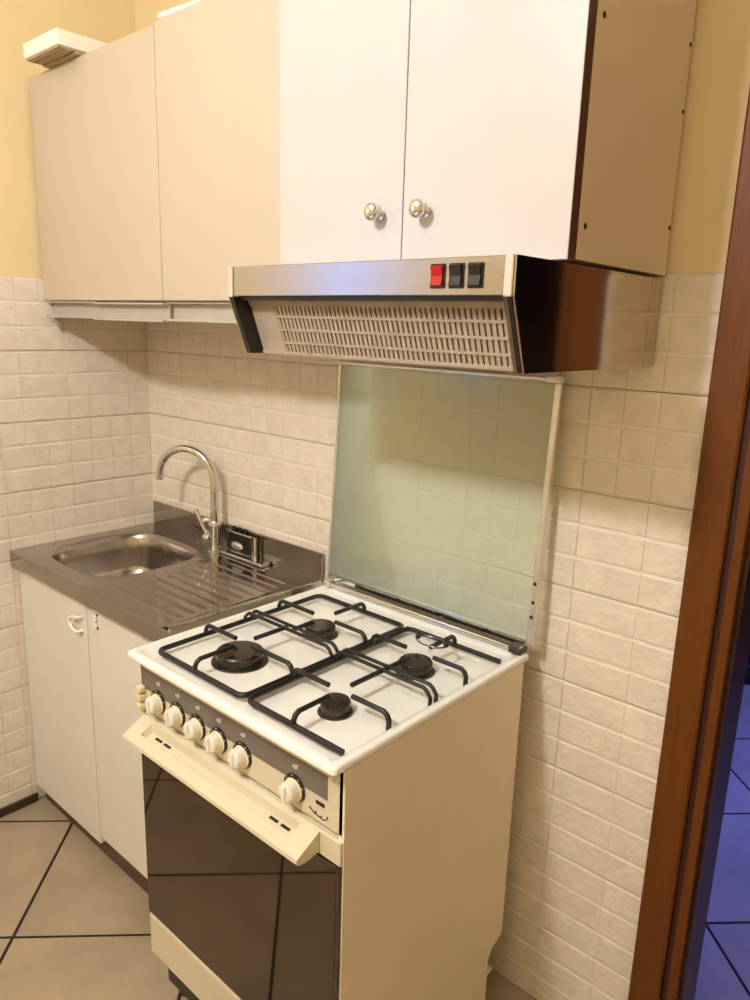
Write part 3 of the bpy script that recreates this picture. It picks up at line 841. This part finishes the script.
# control panel
PY = -0.606
build('control_panel', bx(KX0 + 0.004, KX1 - 0.004, PY, -0.585, 0.744, 0.8655, bev=0.003, seg=2), 'cream', ck, label='cream control panel')
strip = build('printed_strip', bx(KX0 + 0.010, 1.470, PY - 0.0006, PY - 0.0001, 0.795, 0.840), 'grey_strip', ck, label='grey printed strip')
KN = [0.978, 1.047, 1.114, 1.181, 1.252, 1.392]
for k, x in enumerate(KN):
    z = 0.783
    kb = build('knob_bezel', lathe(bmesh.new(), (x, PY, z), [(0.0255, -0.0007), (0.0255, -0.003), (0.021, -0.004)], 'y', 28), 'black', ck, smooth=35, label='black knob ring')
    build('skirt', lathe(bmesh.new(), (x, PY, z - 0.003), [(0.0215, -0.0042), (0.0205, -0.006), (0.0195, -0.0065)], 'y', 28), 'ivory', kb, smooth=35)
    kn = build('knob', lathe(bmesh.new(), (x, PY, z - 0.001), [(0.0180, -0.0066), (0.0175, -0.016), (0.0165, -0.022), (0.013, -0.0245)], 'y', 24), 'knob', kb, smooth=35, label='white control knob')
    build('grip', bx(x - 0.0042, x + 0.0042, PY - 0.0285, PY - 0.020, z - 0.0165, z + 0.0145, bev=0.003, seg=2), 'knob', kn)
    for q, dx in enumerate((-0.006, -0.001, 0.004)):
        build('icon', bx(x + dx, x + dx + 0.0028, PY - 0.0009, PY - 0.0006, 0.820 - 0.002 * (q % 2), 0.8245 + 0.002 * q), 'print_white', strip)
    for q in range(7):
        a = math.radians(20 + q * 40)
        p = Vector((x + 0.0232 * math.cos(a), PY - 0.0036, z + 0.0232 * math.sin(a)))
        build('mark', bx(p.x - 0.001, p.x + 0.001, p.y - 0.0006, p.y + 0.0002, p.z - 0.001, p.z + 0.001), 'print_white', kb)
for z in (0.757, 0.776, 0.795):
    build('button', bx(KX0 + 0.009, KX0 + 0.024, PY - 0.016, PY - 0.0005, z - 0.0065, z + 0.0065, bev=0.0025, seg=2), 'ivory', ck, label='ivory push button')
build('indicator', bx(1.444, 1.464, PY - 0.002, PY - 0.0005, 0.779, 0.786, bev=0.0006), 'black', ck, label='small black indicator')
sq = []
for i in range(29):
    u = i / 28
    sq.append(Vector((1.430 + 0.040 * u - 0.004 * math.sin(6 * math.pi * u), PY - 0.0008, 0.762 - 0.006 * u + 0.0034 * (1 - 0.5 * u) * math.sin(7 * math.pi * u) + (0.010 * max(0, u - 0.85) / 0.15))))
build('script_logo', tube(bmesh.new(), sq, 0.0009, 6), 'black', ck, label='small dark script emblem')

# oven door
DYF = -0.612
od = build('oven_door', bx(KX0 + 0.004, KX1 - 0.004, DYF, -0.585, 0.692, 0.738, bev=0.002), 'cream', ck, label='cream top bar of the oven door')
build('glass', bx(KX0 + 0.005, KX1 - 0.012, DYF - 0.001, -0.590, 0.238, 0.690, bev=0.001), 'oven_glass', od, label='smoked mirror oven glass')
build('edge_profile', bx(KX1 - 0.0115, KX1 - 0.005, DYF, -0.588, 0.238, 0.690), 'burner_ring', od)
# wedge handle with recessed grip pocket
hx0, hx1 = KX0 + 0.020, KX1 - 0.052
bm = bmesh.new()
zA, zB_, yO = 0.736, 0.706, -0.663
sl0, sl1 = Vector((0, DYF - 0.0006, zA)), Vector((0, yO, zB_ + 0.003))
secs = [(hx0, 0.0), (hx0 + 0.040, 0.0), (hx0 + 0.046, 1.0), (hx1 - 0.046, 1.0), (hx1 - 0.040, 0.0), (hx1, 0.0)]
def hprof(dp):
    # (y, z): down the slope, with the grip pocket pressed in by dp, round the lip and back under
    pts = []
    for t_, d_ in ((0.0, 0.0), (0.10, 0.0), (0.16, 0.015), (0.52, 0.011), (0.62, 0.0), (1.0, 0.0)):
        p = sl0.lerp(sl1, t_); pts.append((p.y, p.z - d_ * dp))
    return pts + [(yO - 0.001, zB_ - 0.004), (yO + 0.004, zB_ - 0.009), (DYF - 0.030, zB_ - 0.012), (DYF - 0.0006, zB_ - 0.008)]
rings = []
for (x, dp) in secs:
    rings.append([bm.verts.new((x, y, z)) for (y, z) in hprof(dp)])
for a, b in zip(rings, rings[1:]):
    for j in range(len(a)):
        bm.faces.new((a[j], a[(j + 1) % len(a)], b[(j + 1) % len(a)], b[j]))
bm.faces.new(rings[0]); bm.faces.new(rings[-1][::-1])
hn = build('handle', bm, 'cream', od, smooth=12, label='cream wedge-shaped door handle')
pf0, pf1 = Vector((0, *hprof(1.0)[2])), Vector((0, *hprof(1.0)[3]))
for x in (0.995, 1.025, 1.350, 1.380):
    s0, s1 = pf0.lerp(pf1, 0.18), pf0.lerp(pf1, 0.46)
    bm = bmesh.new()
    vs = [bm.verts.new((xx, p.y, p.z + o)) for o in (0.0008, -0.002) for p in (s0, s1) for xx in (x, x + 0.022)]
    for q in [(0, 1, 3, 2), (4, 6, 7, 5), (0, 4, 5, 1), (2, 3, 7, 6), (0, 2, 6, 4), (1, 5, 7, 3)]:
        bm.faces.new([vs[i] for i in q])
    build('vent_slot', bm, 'dark_hole', hn)

# lower drawer flap and feet
build('drawer_front', bx(KX0 + 0.004, KX1 - 0.004, DYF, -0.590, 0.126, 0.230, bev=0.004, seg=2), 'cream', ck, label='cream lower drawer front')
build('kick_plate', bx(KX0 + 0.035, KX1 - 0.035, -0.588, -0.576, 0.050, 0.1255), 'black', ck)
for (x, y) in ((KX0 + 0.05, -0.55), (KX1 - 0.05, -0.55), (KX0 + 0.05, -0.15), (KX1 - 0.05, -0.15)):
    build('foot', lathe(bmesh.new(), (x, y, 0), [(0.018, 0.0005), (0.018, 0.03), (0.012, 0.035), (0.012, 0.085)], n=14), 'black', ck, smooth=40)

# glass lid, raised
GXL, GXR, GZ0, GZ1 = 0.909, 1.516, 0.903, 1.459
def lid(bm, x0, x1, n0, n1, z0, z1, bev=0.0):
    box(bm, x0, x1, n0, n1, z0, z1, bev=bev)
    for v in bm.verts: v.co.y += LEAN * (v.co.z - 0.903)
    return bm
LEAN = 0.058
gy = -0.052
ld = build('glass_lid', lid(bmesh.new(), GXL + 0.008, GXR - 0.012, gy - 0.002, gy + 0.002, GZ0 + 0.012, GZ1 - 0.006), 'glass', ck, label='greenish glass lid standing upright')
fr = build('lid_frame', lid(bmesh.new(), GXR - 0.0118, GXR + 0.002, gy - 0.007, gy + 0.007, GZ0, GZ1 - 0.010, 0.002), 'alu', ld, label='pale metal frame')
build('lid_frame', lid(bmesh.new(), GXL, GXL + 0.0078, gy - 0.006, gy + 0.006, GZ0, GZ1 - 0.006, 0.002), 'alu', ld, label='pale metal frame')
build('lid_frame', lid(bmesh.new(), GXL, GXR - 0.014, gy - 0.005, gy + 0.005, GZ1 - 0.0058, GZ1, 0.0015), 'alu', ld, label='pale metal frame')
build('lid_corner', lid(bmesh.new(), GXR - 0.034, GXR + 0.003, gy - 0.0075, gy + 0.0075, GZ1 - 0.0095, GZ1 + 0.004, 0.003), 'white_plastic', ld, label='white plastic corner')
for z in (1.040, 1.000, 0.968):
    build('rivet', lathe(bmesh.new(), (GXR - 0.005, gy - 0.007 + LEAN * (z - 0.903), z), [(0.004, 0.0), (0.004, -0.0012), (0.002, -0.002)], 'y', 10), 'black', fr)
build('lid_frame', lid(bmesh.new(), GXL + 0.0085, GXR - 0.0125, gy - 0.009, gy + 0.006, GZ0 - 0.001, GZ0 + 0.0115, 0.0015), 'chrome', ld, label='chrome bottom rail')
hg = build('hinge_rail', tube(bmesh.new(), [(KX0 + 0.022, KYB - 0.018, 0.8905), (KX1 - 0.035, KYB - 0.018, 0.8905)], 0.0065, 12), 'chrome', ck, smooth=40)
build('hinge_block', bx(KX1 - 0.038, KX1 - 0.008, KYB - 0.032, KYB - 0.001, 0.8845, 0.9025, bev=0.003, seg=2), 'burner_ring', ck, label='dark hinge block')
build('hinge_block', bx(KX0 + 0.006, KX0 + 0.026, KYB - 0.030, KYB - 0.001, 0.8845, 0.9015, bev=0.003, seg=2), 'alu', ck)

# ------------------------------------------------------------------ dark furniture in the room beyond
sb = thing('sideboard', (1.35, 2.45, 0), 'dark low sideboard standing in the blue-lit room beyond the doorway', 'sideboard')
build('plinth', bx(0.75, 1.95, 2.12, 2.60, 0.0005, 0.09, bev=0.005), 'black', sb)
build('body', bx(0.70, 2.00, 2.20, 2.65, 0.091, 0.85, bev=0.006), 'dark_wood', sb)
for k in range(3):
    x = 0.71 + 0.43 * k
    d = build('door', bx(x, x + 0.42, 2.18, 2.1985, 0.10, 0.84, bev=0.004), 'dark_wood', sb)
    build('handle', tube(bmesh.new(), [(x + 0.38, 2.1795, 0.42), (x + 0.38, 2.155, 0.44), (x + 0.38, 2.155, 0.54), (x + 0.38, 2.1795, 0.56)], 0.005, 8), 'chrome', d, smooth=50)
